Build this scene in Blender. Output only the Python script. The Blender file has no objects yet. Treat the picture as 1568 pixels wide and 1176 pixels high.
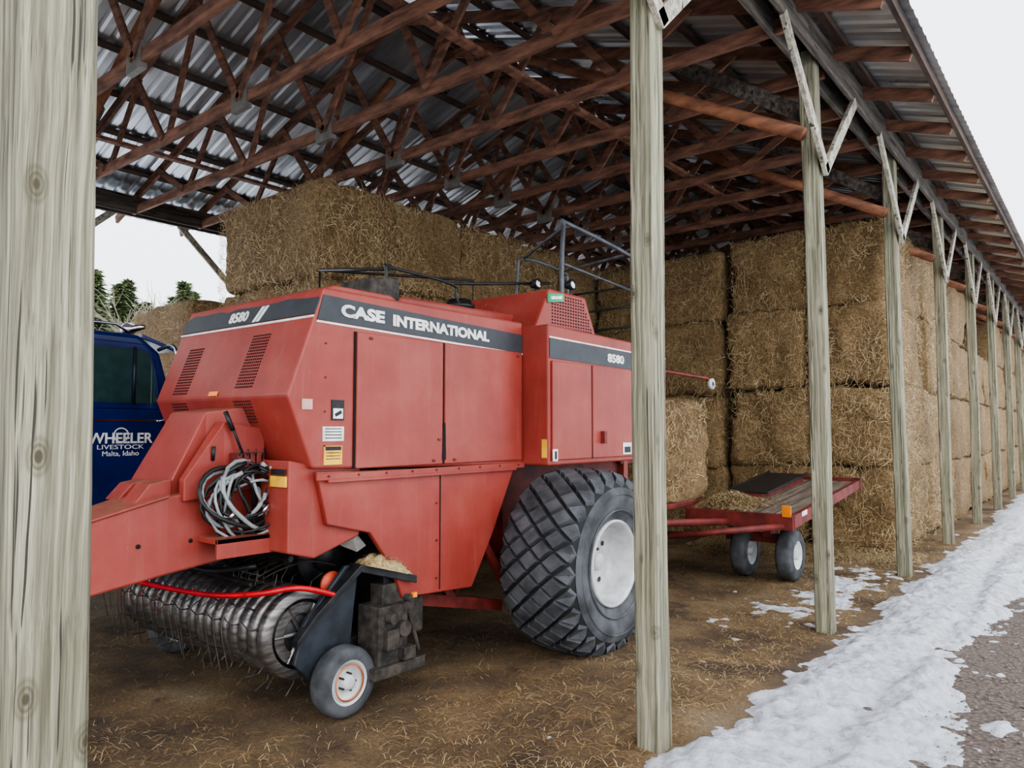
import bpy, bmesh, math, random
import numpy as np
from mathutils import Vector, Matrix
random.seed(3); rng=np.random.default_rng(5)
S=bpy.context.scene
COL=S.collection
try: S.view_settings.look='AgX - Medium High Contrast'
except Exception: pass

# ---------------------------------------------------------------- materials
def srgb(c):
    return tuple(((v/255)/12.92 if v/255<=.04045 else (((v/255)+.055)/1.055)**2.4) for v in c)+(1,)
def newmat(name):
    m=bpy.data.materials.new(name); m.use_nodes=True
    nt=m.node_tree; b=nt.nodes['Principled BSDF']
    return m,nt,b
def N(nt,t,**kw):
    n=nt.nodes.new(t)
    for k,v in kw.items():
        if k in n.inputs: n.inputs[k].default_value=v
        else: setattr(n,k,v)
    return n
def ramp(nt,stops):
    r=nt.nodes.new('ShaderNodeValToRGB'); e=r.color_ramp.elements
    while len(e)<len(stops): e.new(.5)
    for i,(p,c) in enumerate(stops):
        e[i].position=p; e[i].color=c
    return r
def coords(nt,scale=(1,1,1),kind='Object'):
    tc=nt.nodes.new('ShaderNodeTexCoord'); mp=nt.nodes.new('ShaderNodeMapping')
    mp.inputs['Scale'].default_value=scale
    nt.links.new(tc.outputs[kind],mp.inputs['Vector']); return mp.outputs[0]
def noisemat(name,c1,c2,scale=(5,5,5),detail=6,rough=.7,metal=0,bump=.0,lo=.35,hi=.65,c3=None,bs=None):
    m,nt,b=newmat(name)
    v=coords(nt,scale); n=N(nt,'ShaderNodeTexNoise',Scale=1.0,Detail=detail,Roughness=.6)
    nt.links.new(v,n.inputs['Vector'])
    st=[(lo,srgb(c1)),(hi,srgb(c2))]
    if c3: st=[(lo,srgb(c1)),((lo+hi)/2,srgb(c3)),(hi,srgb(c2))]
    r=ramp(nt,st); nt.links.new(n.outputs[0],r.inputs[0]); nt.links.new(r.outputs[0],b.inputs['Base Color'])
    b.inputs['Roughness'].default_value=rough; b.inputs['Metallic'].default_value=metal
    if bump:
        bp=N(nt,'ShaderNodeBump',Strength=bump,Distance=.02); nt.links.new(n.outputs[0],bp.inputs['Height']); nt.links.new(bp.outputs[0],b.inputs['Normal'])
    return m
def plain(name,c,rough=.5,metal=0):
    return noisemat(name,tuple(x*.88 for x in c),tuple(min(255,x*1.06) for x in c),(9,9,9),4,rough,metal)

def red_paint():
    m,nt,b=newmat('faded_red_paint')
    v=coords(nt,(1.2,1.2,1.2)); n=N(nt,'ShaderNodeTexNoise',Scale=1.5,Detail=8,Roughness=.65)
    nt.links.new(v,n.inputs['Vector'])
    r=ramp(nt,[(.3,srgb((124,46,38))),(.5,srgb((142,56,47))),(.75,srgb((156,76,66)))])
    nt.links.new(n.outputs[0],r.inputs[0])
    vs=coords(nt,(14,14,1.0)); ns=N(nt,'ShaderNodeTexNoise',Scale=1.2,Detail=6,Roughness=.7); nt.links.new(vs,ns.inputs['Vector'])
    rs=ramp(nt,[(.54,(0,0,0,1)),(.82,(.45,.45,.45,1))]); nt.links.new(ns.outputs[0],rs.inputs[0])
    m0=N(nt,'ShaderNodeMix',data_type='RGBA'); nt.links.new(rs.outputs[0],m0.inputs[0]); nt.links.new(r.outputs[0],m0.inputs[6]); m0.inputs[7].default_value=srgb((150,96,80))
    # straw dust gathers on upward faces
    ge=N(nt,'ShaderNodeNewGeometry'); sz=N(nt,'ShaderNodeSeparateXYZ'); nt.links.new(ge.outputs['Normal'],sz.inputs[0])
    nd=N(nt,'ShaderNodeTexNoise',Scale=16,Detail=8,Roughness=.75); nt.links.new(v,nd.inputs['Vector'])
    mu=N(nt,'ShaderNodeMath',operation='MULTIPLY'); nt.links.new(sz.outputs[2],mu.inputs[0]); nt.links.new(nd.outputs[0],mu.inputs[1])
    rd=ramp(nt,[(.30,(0,0,0,1)),(.62,(.6,.6,.6,1))]); nt.links.new(mu.outputs[0],rd.inputs[0])
    m1=N(nt,'ShaderNodeMix',data_type='RGBA'); nt.links.new(rd.outputs[0],m1.inputs[0]); nt.links.new(m0.outputs[2],m1.inputs[6]); m1.inputs[7].default_value=srgb((150,120,92))
    n2=N(nt,'ShaderNodeTexNoise',Scale=60,Detail=6,Roughness=.7); nt.links.new(v,n2.inputs['Vector'])
    r2=ramp(nt,[(.67,(0,0,0,1)),(.71,(1,1,1,1))]); nt.links.new(n2.outputs[0],r2.inputs[0])
    mx=N(nt,'ShaderNodeMix',data_type='RGBA'); nt.links.new(r2.outputs[0],mx.inputs[0]); nt.links.new(m1.outputs[2],mx.inputs[6]); mx.inputs[7].default_value=srgb((180,130,110))
    nt.links.new(mx.outputs[2],b.inputs['Base Color'])
    b.inputs['Roughness'].default_value=.45
    return m
RED=red_paint()
RED2=plain('bright_red_tube',(180,24,34),.35)
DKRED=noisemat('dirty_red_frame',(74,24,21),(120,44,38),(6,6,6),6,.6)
STRIPE=plain('dark_grey_decal',(50,54,60),.5)
WHITE=plain('white_lettering',(225,225,222),.5)
YEL=plain('yellow_sticker',(230,180,60),.5)
ORG=plain('orange_reflector',(240,140,40),.35)
GREEN=plain('green_sticker',(30,150,100),.5)
BLACK=noisemat('black_steel',(22,23,25),(44,45,48),(12,12,12),6,.45,.3)
SLATE=noisemat('slate_black_sheet',(28,31,37),(52,58,66),(5,5,5),6,.45,.2)
VOID=plain('vent_hole_black',(14,12,12),.9)
STEEL=noisemat('worn_steel',(78,76,76),(134,130,126),(8,8,40),6,.34,.8)
TINE=noisemat('dark_spring_steel',(48,44,42),(92,86,80),(8,8,8),4,.5,.6)
RUST=noisemat('dirty_dark_metal',(30,29,28),(76,69,62),(16,16,16),7,.75,.2,.3)
RIM=noisemat('white_rim_paint',(160,162,163),(200,201,201),(6,6,6),6,.5)
GREYP=noisemat('grey_rail_paint',(62,66,72),(92,97,104),(8,8,8),5,.5,.2)
CHROME=plain('chrome_metal',(200,200,205),.18,1)
BLUE=noisemat('dark_blue_truck_paint',(9,25,74),(15,35,96),(2,2,2),4,.22)
GLASS=plain('dark_window_glass',(38,62,62),.04)
HOSE=plain('black_hose',(25,26,28),.5); HOSEG=plain('grey_hose',(140,145,145),.45)
def tire_mat():
    m,nt,b=newmat('tire_rubber')
    v=coords(nt,(7,7,7)); n=N(nt,'ShaderNodeTexNoise',Scale=1,Detail=8); nt.links.new(v,n.inputs['Vector'])
    r=ramp(nt,[(.35,srgb((46,48,51))),(.65,srgb((82,84,88)))]); nt.links.new(n.outputs[0],r.inputs[0]); nt.links.new(r.outputs[0],b.inputs['Base Color'])
    b.inputs['Roughness'].default_value=.75
    return m
TIRE=tire_mat()
TIRED=noisemat('tire_groove_rubber',(20,21,23),(34,34,36),(8,8,8),5,.85)

def wood(name,c1,c2,c3,grain=(55,55,1.1),knots=True,bump=.5,dark=.5):
    m,nt,b=newmat(name)
    v0=coords(nt,(1,1,1)); nw=N(nt,'ShaderNodeTexNoise',Scale=1.3,Detail=2); nt.links.new(v0,nw.inputs['Vector'])
    sc=N(nt,'ShaderNodeVectorMath',operation='SCALE'); sc.inputs['Scale'].default_value=.05; nt.links.new(nw.outputs['Color'],sc.inputs[0])
    ad=N(nt,'ShaderNodeVectorMath',operation='ADD'); nt.links.new(v0,ad.inputs[0]); nt.links.new(sc.outputs[0],ad.inputs[1])
    def mp(s):
        q=nt.nodes.new('ShaderNodeMapping'); q.inputs['Scale'].default_value=s; nt.links.new(ad.outputs[0],q.inputs['Vector']); return q.outputs[0]
    n=N(nt,'ShaderNodeTexNoise',Scale=1,Detail=6,Roughness=.6); nt.links.new(mp(grain),n.inputs['Vector'])
    r=ramp(nt,[(.36,srgb(c1)),(.5,srgb(c2)),(.64,srgb(c3))]); nt.links.new(n.outputs[0],r.inputs[0])
    out=r.outputs[0]
    n5=N(nt,'ShaderNodeTexNoise',Scale=1,Detail=5,Roughness=.7); nt.links.new(mp((grain[0]*5,grain[1]*5,grain[2]*3)),n5.inputs['Vector'])
    r5=ramp(nt,[(.35,(.55,.54,.52,1)),(.55,(1,1,1,1))]); nt.links.new(n5.outputs[0],r5.inputs[0])
    mx5=N(nt,'ShaderNodeMix',data_type='RGBA',blend_type='MULTIPLY'); mx5.inputs[0].default_value=.85; nt.links.new(out,mx5.inputs[6]); nt.links.new(r5.outputs[0],mx5.inputs[7]); out=mx5.outputs[2]
    n3=N(nt,'ShaderNodeTexNoise',Scale=2,Detail=4); nt.links.new(mp((1.6,1.6,.8)),n3.inputs['Vector'])
    mxa=N(nt,'ShaderNodeMix',data_type='RGBA',blend_type='MULTIPLY'); mxa.inputs[0].default_value=.7
    r3=ramp(nt,[(.3,(.64,.64,.57,1)),(.7,(1,1,1,1))]); nt.links.new(n3.outputs[0],r3.inputs[0])
    nt.links.new(out,mxa.inputs[6]); nt.links.new(r3.outputs[0],mxa.inputs[7]); out=mxa.outputs[2]
    n4=N(nt,'ShaderNodeTexNoise',Scale=1,Detail=2); nt.links.new(mp((grain[0]*1.7,grain[1]*1.7,grain[2]*.8)),n4.inputs['Vector'])
    r4=ramp(nt,[(.63,(0,0,0,1)),(.67,(1,1,1,1))]); nt.links.new(n4.outputs[0],r4.inputs[0])
    mxc=N(nt,'ShaderNodeMix',data_type='RGBA'); nt.links.new(r4.outputs[0],mxc.inputs[0]); nt.links.new(out,mxc.inputs[6]); mxc.inputs[7].default_value=srgb(tuple(x*dark for x in c1)); out=mxc.outputs[2]
    if knots:
        vk=coords(nt,(6.5,6.5,3.6)); vo=N(nt,'ShaderNodeTexVoronoi',Scale=1); nt.links.new(vk,vo.inputs['Vector'])
        rk=ramp(nt,[(.05,(.95,.95,.95,1)),(.07,(.3,.3,.3,1)),(.10,(.75,.75,.75,1)),(.12,(.2,.2,.2,1)),(.15,(.45,.45,.45,1)),(.19,(0,0,0,1))]); nt.links.new(vo.outputs['Distance'],rk.inputs[0])
        mk=N(nt,'ShaderNodeMix',data_type='RGBA'); nt.links.new(rk.outputs[0],mk.inputs[0]); nt.links.new(out,mk.inputs[6]); mk.inputs[7].default_value=srgb((66,58,42)); out=mk.outputs[2]
    nt.links.new(out,b.inputs['Base Color']); b.inputs['Roughness'].default_value=.85
    bp=N(nt,'ShaderNodeBump',Strength=bump,Distance=.006); nt.links.new(n.outputs[0],bp.inputs['Height'])
    bp2=N(nt,'ShaderNodeBump',Strength=bump,Distance=.003); nt.links.new(n5.outputs[0],bp2.inputs['Height']); nt.links.new(bp.outputs[0],bp2.inputs['Normal']); nt.links.new(bp2.outputs[0],b.inputs['Normal'])
    return m
POST=wood('weathered_post_wood',(104,101,84),(136,133,114),(168,165,144))
BRACE=wood('pale_brace_wood',(140,136,124),(176,171,158),(202,197,184),(14,14,14),False,.2)
BEAM=wood('grey_header_wood',(62,56,52),(92,84,78),(116,107,99),(20,1,20),False,.3)
TRUSS=noisemat('brown_truss_wood',(74,48,38),(138,98,78),(3,14,14),7,.8,0,.2)
PURL=noisemat('dark_purlin_wood',(44,34,29),(86,64,52),(14,2,14),6,.85,0,.2)
LOG=noisemat('brown_timber_pole',(96,58,40),(150,100,70),(3,9,9),7,.7,0,.2)
PLANK=noisemat('worn_plank_deck',(80,68,58),(125,110,96),(20,2,2),7,.85,0,.3)
PLATE=plain('galvanised_plate',(120,117,112),.5,.4)

def roof_mat():
    m,nt,b=newmat('galvanised_roofing')
    v=coords(nt,(.6,1.3,.6)); n=N(nt,'ShaderNodeTexNoise',Scale=2,Detail=8); nt.links.new(v,n.inputs['Vector'])
    r=ramp(nt,[(.3,srgb((184,190,197))),(.7,srgb((226,231,236)))]); nt.links.new(n.outputs[0],r.inputs[0]); nt.links.new(r.outputs[0],b.inputs['Base Color'])
    b.inputs['Metallic'].default_value=.85
    r2=ramp(nt,[(.3,(.26,)*3+(1,)),(.7,(.42,)*3+(1,))]); nt.links.new(n.outputs[0],r2.inputs[0]); nt.links.new(r2.outputs[0],b.inputs['Roughness'])
    return m
ROOF=roof_mat()

def hay_mat():
    m,nt,b=newmat('straw_bale_surface')
    v=coords(nt,(1,1,1))
    outs=[]
    for sc in ((70,70,14),(16,60,60),(60,16,60)):
        tc=coords(nt,sc); n=N(nt,'ShaderNodeTexNoise',Scale=1,Detail=4,Roughness=.7,Distortion=1.2); nt.links.new(tc,n.inputs['Vector']); outs.append(n.outputs[0])
    a=N(nt,'ShaderNodeMath',operation='MAXIMUM'); nt.links.new(outs[0],a.inputs[0]); nt.links.new(outs[1],a.inputs[1])
    a2=N(nt,'ShaderNodeMath',operation='MAXIMUM'); nt.links.new(a.outputs[0],a2.inputs[0]); nt.links.new(outs[2],a2.inputs[1])
    r=ramp(nt,[(.46,srgb((72,56,36))),(.56,srgb((142,116,80))),(.66,srgb((182,156,116))),(.78,srgb((208,188,150)))]); nt.links.new(a2.outputs[0],r.inputs[0])
    nb=N(nt,'ShaderNodeTexNoise',Scale=1.6,Detail=4); nt.links.new(v,nb.inputs['Vector'])
    rb=ramp(nt,[(.3,(.62,.58,.52,1)),(.7,(1,1,1,1))]); nt.links.new(nb.outputs[0],rb.inputs[0])
    mx=N(nt,'ShaderNodeMix',data_type='RGBA',blend_type='MULTIPLY'); mx.inputs[0].default_value=.85
    nt.links.new(r.outputs[0],mx.inputs[6]); nt.links.new(rb.outputs[0],mx.inputs[7]); nt.links.new(mx.outputs[2],b.inputs['Base Color'])
    b.inputs['Roughness'].default_value=.85
    bp=N(nt,'ShaderNodeBump',Strength=.9,Distance=.03); nt.links.new(a2.outputs[0],bp.inputs['Height']); nt.links.new(bp.outputs[0],b.inputs['Normal'])
    return m
HAY=hay_mat()
def strand_mat():
    m,nt,b=newmat('straw_strand')
    a=N(nt,'ShaderNodeAttribute',attribute_name='scol'); nt.links.new(a.outputs['Color'],b.inputs['Base Color']); b.inputs['Roughness'].default_value=.7
    return m
STRAW=strand_mat()

def ground_mat():
    m,nt,b=newmat('dirt_straw_ground')
    v=coords(nt,(1,1,1))
    n=N(nt,'ShaderNodeTexNoise',Scale=.9,Detail=10,Roughness=.62); nt.links.new(v,n.inputs['Vector'])
    r=ramp(nt,[(.33,srgb((54,44,34))),(.44,srgb((92,74,54))),(.55,srgb((122,101,72))),(.66,srgb((136,120,96)))]); nt.links.new(n.outputs[0],r.inputs[0])
    n2=N(nt,'ShaderNodeTexNoise',Scale=55,Detail=6,Roughness=.75); nt.links.new(v,n2.inputs['Vector'])
    r2=ramp(nt,[(.35,(.42,.40,.38,1)),(.62,(1.15,1.1,1.0,1))]); nt.links.new(n2.outputs[0],r2.inputs[0])
    mx=N(nt,'ShaderNodeMix',data_type='RGBA',blend_type='MULTIPLY'); mx.inputs[0].default_value=.9
    nt.links.new(r.outputs[0],mx.inputs[6]); nt.links.new(r2.outputs[0],mx.inputs[7])
    # dark damp / muddy patches
    n6=N(nt,'ShaderNodeTexNoise',Scale=2.6,Detail=6,Roughness=.6,Distortion=.6); nt.links.new(v,n6.inputs['Vector'])
    r6=ramp(nt,[(.56,(0,0,0,1)),(.66,(.75,.75,.75,1))]); nt.links.new(n6.outputs[0],r6.inputs[0])
    m6=N(nt,'ShaderNodeMix',data_type='RGBA'); nt.links.new(r6.outputs[0],m6.inputs[0]); nt.links.new(mx.outputs[2],m6.inputs[6]); m6.inputs[7].default_value=srgb((58,44,34))
    sx=N(nt,'ShaderNodeSeparateXYZ'); nt.links.new(v,sx.inputs[0])
    mr=N(nt,'ShaderNodeMapRange'); mr.inputs['From Min'].default_value=-1.9; mr.inputs['From Max'].default_value=-1.2; nt.links.new(sx.outputs[0],mr.inputs['Value'])
    vg=N(nt,'ShaderNodeTexVoronoi',Scale=38); nt.links.new(v,vg.inputs['Vector'])
    rg=ramp(nt,[(.0,srgb((132,120,110))),(.5,srgb((100,88,80))),(1,srgb((64,54,48)))]); nt.links.new(vg.outputs['Distance'],rg.inputs[0])
    m2=N(nt,'ShaderNodeMix',data_type='RGBA'); nt.links.new(mr.outputs[0],m2.inputs[0]); nt.links.new(m6.outputs[2],m2.inputs[6]); nt.links.new(rg.outputs[0],m2.inputs[7])
    mr2=N(nt,'ShaderNodeMapRange'); mr2.inputs['From Min'].default_value=1.2; mr2.inputs['From Max'].default_value=2.4; nt.links.new(sx.outputs[0],mr2.inputs['Value'])
    mr3=N(nt,'ShaderNodeMapRange'); mr3.inputs['From Min'].default_value=-11.4; mr3.inputs['From Max'].default_value=-12.2; nt.links.new(sx.outputs[0],mr3.inputs['Value'])
    ad=N(nt,'ShaderNodeMath',operation='MAXIMUM'); nt.links.new(mr2.outputs[0],ad.inputs[0]); nt.links.new(mr3.outputs[0],ad.inputs[1])
    m3=N(nt,'ShaderNodeMix',data_type='RGBA'); nt.links.new(ad.outputs[0],m3.inputs[0]); nt.links.new(m2.outputs[2],m3.inputs[6]); m3.inputs[7].default_value=(.9,.92,.94,1)
    nt.links.new(m3.outputs[2],b.inputs['Base Color']); b.inputs['Roughness'].default_value=.9
    bp=N(nt,'ShaderNodeBump',Strength=.7,Distance=.02); nt.links.new(n2.outputs[0],bp.inputs['Height']); nt.links.new(bp.outputs[0],b.inputs['Normal'])
    return m
GROUND=ground_mat()
def snow_mat():
    m,nt,b=newmat('dirty_snow')
    v=coords(nt,(1,1,1)); n=N(nt,'ShaderNodeTexNoise',Scale=14,Detail=8,Roughness=.7); nt.links.new(v,n.inputs['Vector'])
    r=ramp(nt,[(.28,srgb((150,148,148))),(.42,srgb((194,197,203))),(.6,srgb((216,220,228)))]); nt.links.new(n.outputs[0],r.inputs[0]); nt.links.new(r.outputs[0],b.inputs['Base Color'])
    b.inputs['Roughness'].default_value=.7
    bp=N(nt,'ShaderNodeBump',Strength=1,Distance=.05); nt.links.new(n.outputs[0],bp.inputs['Height']); nt.links.new(bp.outputs[0],b.inputs['Normal'])
    return m
SNOW=snow_mat()

# ---------------------------------------------------------------- mesh helpers
def mkobj(name,verts,faces,mat,parent=None,smooth=False,bevel=0,origin=None):
    me=bpy.data.meshes.new(name)
    if origin is not None:
        verts=[(v[0]-origin[0],v[1]-origin[1],v[2]-origin[2]) for v in verts]
    me.from_pydata([tuple(v) for v in verts],[],[tuple(f) for f in faces]); me.update()
    me.materials.append(mat)
    if smooth:
        for p in me.polygons: p.use_smooth=True
    o=bpy.data.objects.new(name,me); COL.objects.link(o)
    if origin is not None: o.location=origin
    if parent is not None:
        o.parent=parent
        if parent.location.length>0: o.location=Vector(o.location)-parent.location
    if bevel:
        b=o.modifiers.new('b','BEVEL'); b.width=bevel; b.segments=2; b.limit_method='ANGLE'
    return o
def fixn(o):
    bm=bmesh.new(); bm.from_mesh(o.data); bmesh.ops.recalc_face_normals(bm,faces=bm.faces); bm.to_mesh(o.data); bm.free(); return o
def empty(name,loc=(0,0,0)):
    e=bpy.data.objects.new(name,None); COL.objects.link(e); e.location=loc; e.empty_display_size=.2; return e
BF=[(0,1,3,2),(4,6,7,5),(0,4,5,1),(2,3,7,6),(0,2,6,4),(1,5,7,3)]
def boxv(a,b):
    return [(x,y,z) for x in (a[0],b[0]) for y in (a[1],b[1]) for z in (a[2],b[2])]
def box(name,a,b,mat,parent=None,bevel=0.004):
    return fixn(mkobj(name,boxv(a,b),BF,mat,parent,bevel=bevel))
def prism(name,prof,x0,x1,mat,parent=None,bevel=.006):
    n=len(prof); v=[(x0,y,z) for y,z in prof]+[(x1,y,z) for y,z in prof]
    f=[tuple(range(n)),tuple(range(2*n-1,n-1,-1))]+[(i,(i+1)%n,n+(i+1)%n,n+i) for i in range(n)]
    return fixn(mkobj(name,v,f,mat,parent,bevel=bevel))
class Acc:
    def __init__(s): s.v=[];s.f=[]
    def add(s,v,f):
        o=len(s.v); s.v+=[tuple(x) for x in v]; s.f+=[tuple(i+o for i in q) for q in f]
    def beam(s,p,q,w,h,up=(0,0,1)):
        p=Vector(p);q=Vector(q);d=(q-p).normalized();u=Vector(up)
        if abs(d.dot(u))>.98: u=Vector((0,1,0))
        sd=d.cross(u).normalized(); u=sd.cross(d).normalized()
        vs=[]
        for c in (p,q):
            for a,b in ((-1,-1),(-1,1),(1,1),(1,-1)): vs.append(c+sd*a*w/2+u*b*h/2)
        s.add(vs,[(0,1,2,3),(7,6,5,4)]+[(i,i+4,(i+1)%4+4,(i+1)%4) for i in range(4)])
    def rod(s,pts,r,n=6,r2=None):
        pts=[Vector(p) for p in pts]; L=len(pts); vs=[];fs=[]
        for i,p in enumerate(pts):
            d=(pts[min(i+1,L-1)]-pts[max(i-1,0)]).normalized()
            u=Vector((0,0,1)) if abs(d.z)<.9 else Vector((1,0,0))
            a=d.cross(u).normalized(); b=a.cross(d)
            rr=r if r2 is None else r+(r2-r)*i/(L-1)
            for k in range(n):
                t=2*math.pi*k/n; vs.append(p+a*math.cos(t)*rr+b*math.sin(t)*rr)
        for i in range(L-1):
            for k in range(n): fs.append((i*n+k,i*n+(k+1)%n,(i+1)*n+(k+1)%n,(i+1)*n+k))
        fs.append(tuple(range(n))); fs.append(tuple((L-1)*n+k for k in reversed(range(n))))
        s.add(vs,fs)
    def box(s,a,b): s.add(boxv(a,b),BF)
    def lathe(s,prof,c,n=48,closed=False,axis='X'):
        vs=[];fs=[];m=len(prof)
        for i in range(n):
            t=2*math.pi*i/n
            for x,r in prof: vs.append((c[0]+x,c[1]+r*math.cos(t),c[2]+r*math.sin(t)) if axis=='X' else (c[0]+r*math.cos(t),c[1]+r*math.sin(t),c[2]+x))
        for i in range(n):
            j=(i+1)%n
            for k in range(m-1): fs.append((i*m+k,i*m+k+1,j*m+k+1,j*m+k))
        s.add(vs,fs)
    def obj(s,name,mat,parent=None,smooth=False,bevel=0,origin=None,recalc=True):
        o=mkobj(name,s.v,s.f,mat,parent,smooth,bevel,origin)
        if recalc: fixn(o)
        return o
def rod(name,pts,r,mat,parent=None,n=8,r2=None):
    a=Acc(); a.rod(pts,r,n,r2); return a.obj(name,mat,parent,smooth=True)
def smoothpts(pts,k=6):
    P=[Vector(p) for p in pts]; out=[]
    for i in range(len(P)-1):
        p0=P[max(i-1,0)];p1=P[i];p2=P[i+1];p3=P[min(i+2,len(P)-1)]
        for j in range(k):
            t=j/k
            out.append(.5*((2*p1)+(-p0+p2)*t+(2*p0-5*p1+4*p2-p3)*t*t+(-p0+3*p1-3*p2+p3)*t**3))
    out.append(P[-1]); return out
def lathe(name,prof,c,mat,parent=None,n=48,axis='X',smooth=True):
    a=Acc(); a.lathe(prof,c,n,axis=axis); return a.obj(name,mat,parent,smooth=smooth)
def patch(name,c,u,v,w,h,mat,parent=None,t=.003):
    c=Vector(c);u=Vector(u).normalized();v=Vector(v).normalized();n=u.cross(v)
    vs=[c+u*a*w/2+v*b*h/2+n*d for a in (-1,1) for b in (-1,1) for d in (-t,t)]
    return fixn(mkobj(name,vs,BF,mat,parent))
def text(name,s,c,u,v,w,h,mat,parent=None,bold=.02,t=.004):
    cu=bpy.data.curves.new(name,'FONT'); cu.body=s; cu.offset=bold; cu.extrude=.01; cu.resolution_u=3
    to=bpy.data.objects.new(name,cu); COL.objects.link(to); bpy.context.view_layer.update()
    me=bpy.data.meshes.new_from_object(to.evaluated_get(bpy.context.evaluated_depsgraph_get()))
    bpy.data.objects.remove(to)
    co=np.array([q.co[:] for q in me.vertices]); mn=co.min(0);mx=co.max(0)
    c=Vector(c);u=Vector(u).normalized();v=Vector(v).normalized();n=u.cross(v)
    for q in me.vertices:
        a=(q.co.x-mn[0])/(mx[0]-mn[0])-.5; b=(q.co.y-mn[1])/(mx[1]-mn[1])-.5
        q.co=c+u*a*w+v*b*h+n*(t if q.co.z>0 else 0)
    me.materials.clear(); me.materials.append(mat)
    o=bpy.data.objects.new(name,me); COL.objects.link(o); o.parent=parent
    return o
def rounded(n,sx,sy,sz,r,amp,seed):
    rs=np.random.default_rng(seed)
    vs=[];fs=[]
    t=np.linspace(-1,1,n)
    h=np.array([sx,sy,sz])/2
    for ax in range(3):
        for sg in (-1,1):
            A,B=np.meshgrid(t,t,indexing='ij')
            p=np.zeros((n,n,3)); a1,a2=(ax+1)%3,(ax+2)%3
            p[...,ax]=sg; p[...,a1]=A; p[...,a2]=B
            p=p.reshape(-1,3)*h
            inner=np.clip(p,-(h-r),(h-r)); d=p-inner; L=np.linalg.norm(d,axis=1,keepdims=True); L[L==0]=1
            p=inner+d/L*r
            vs.append(p); o=(len(vs)-1)*n*n
            for i in range(n-1):
                for j in range(n-1):
                    q=(o+i*n+j,o+(i+1)*n+j,o+(i+1)*n+j+1,o+i*n+j+1)
                    fs.append(q if sg>0 else q[::-1])
    P=np.concatenate(vs); nd=P/np.maximum(np.linalg.norm(P/h,axis=1,keepdims=True),1e-6)/h
    nd=nd/np.linalg.norm(nd,axis=1,keepdims=True)
    ds=np.zeros(len(P))
    for k in range(9):
        w=rs.normal(0,1,3)*(2.5+k*2.2); ds+=np.sin(P@w+rs.uniform(0,6.3))/(1+k*.45)
    P=P+nd*(ds*amp/2)[:,None]
    return P,fs
SC=[srgb(c) for c in ((196,174,134),(176,152,112),(156,130,90),(208,192,156),(130,106,70),(184,162,120),(94,76,50))]
SCG=[srgb(c) for c in ((184,158,112),(158,130,86),(128,102,64),(200,180,138),(104,82,52),(146,118,76))]
def strands(name,P,D,L,W,Nn,parent=None,cols=None):
    n=len(P); sd=np.cross(D,Nn); sd/=np.maximum(np.linalg.norm(sd,axis=1,keepdims=True),1e-6)
    L=L[:,None]/2; W=W[:,None]/2
    bend=Nn*(L*.25)
    v=np.stack([P-D*L-sd*W,P-D*L+sd*W,P+bend-sd*W,P+bend+sd*W,P+D*L-sd*W,P+D*L+sd*W],1).reshape(-1,3)
    b=np.arange(n)[:,None]*6
    f=np.concatenate([b+np.array([0,1,3,2]),b+np.array([2,3,5,4])],0)
    me=bpy.data.meshes.new(name); me.vertices.add(len(v)); me.vertices.foreach_set('co',v.ravel())
    me.loops.add(f.size); me.loops.foreach_set('vertex_index',f.ravel().astype(np.int32))
    me.polygons.add(len(f)); me.polygons.foreach_set('loop_start',np.arange(0,f.size,4,dtype=np.int32))
    me.update(calc_edges=True)
    at=me.attributes.new('scol','FLOAT_COLOR','POINT')
    cl=np.array(cols or SC)
    c=cl[rng.integers(0,len(cl),n)]; at.data.foreach_set('color',np.repeat(c,6,0).ravel().astype(np.float32))
    me.materials.append(STRAW)
    o=bpy.data.objects.new(name,me); COL.objects.link(o)
    if parent: o.parent=parent
    return o
def rand_dirs(n,N0,tilt=.35):
    N0=np.asarray(N0,float); r=rng.normal(0,1,(n,3)); r-=np.outer(r@N0,N0); r/=np.linalg.norm(r,axis=1,keepdims=True)
    r+=np.outer(rng.uniform(-tilt*.3,tilt,n),N0); r/=np.linalg.norm(r,axis=1,keepdims=True); return r

# ---------------------------------------------------------------- ground
XL=-1.94; XR=-11.26; XM=-6.6
def groundz(x,y):
    return (.012*np.sin(1.7*x+.6)*np.cos(1.3*y)+.008*np.sin(5.1*x+2*y)+.006*np.sin(11*y-4*x)-.014
        +.10*np.exp(-((x+2.55)/1.2)**2-((y-4.35)/1.0)**2))
xs=np.concatenate([np.linspace(-90,-13,20),np.linspace(-12.5,2.5,150),np.linspace(4,80,16)])
ys=np.concatenate([np.linspace(-30,-4,8),np.linspace(-3,14,170),np.linspace(15,45,60),np.linspace(55,150,10)])
X,Y=np.meshgrid(xs,ys,indexing='ij'); Z=groundz(X,Y)
V=np.stack([X,Y,Z],-1).reshape(-1,3); ny=len(ys)
F=[(i*ny+j,(i+1)*ny+j,(i+1)*ny+j+1,i*ny+j+1) for i in range(len(xs)-1) for j in range(ny-1)]
mkobj('floor_ground',V,F,GROUND,smooth=True)
def fbm(x,y,seed,base=1.0,oc=6):
    rs=np.random.default_rng(seed); o=np.zeros_like(x); a=1.
    for k in range(oc):
        for q in range(3):
            th=rs.uniform(0,6.28); fr=base*(1.9**k)*rs.uniform(.8,1.25)
            o+=a*np.sin(fr*(x*math.cos(th)+y*math.sin(th))+rs.uniform(0,6.28)+1.3*np.sin(fr*.6*(y*math.cos(th)-x*math.sin(th))))
        a*=.62
    return o/3
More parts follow.
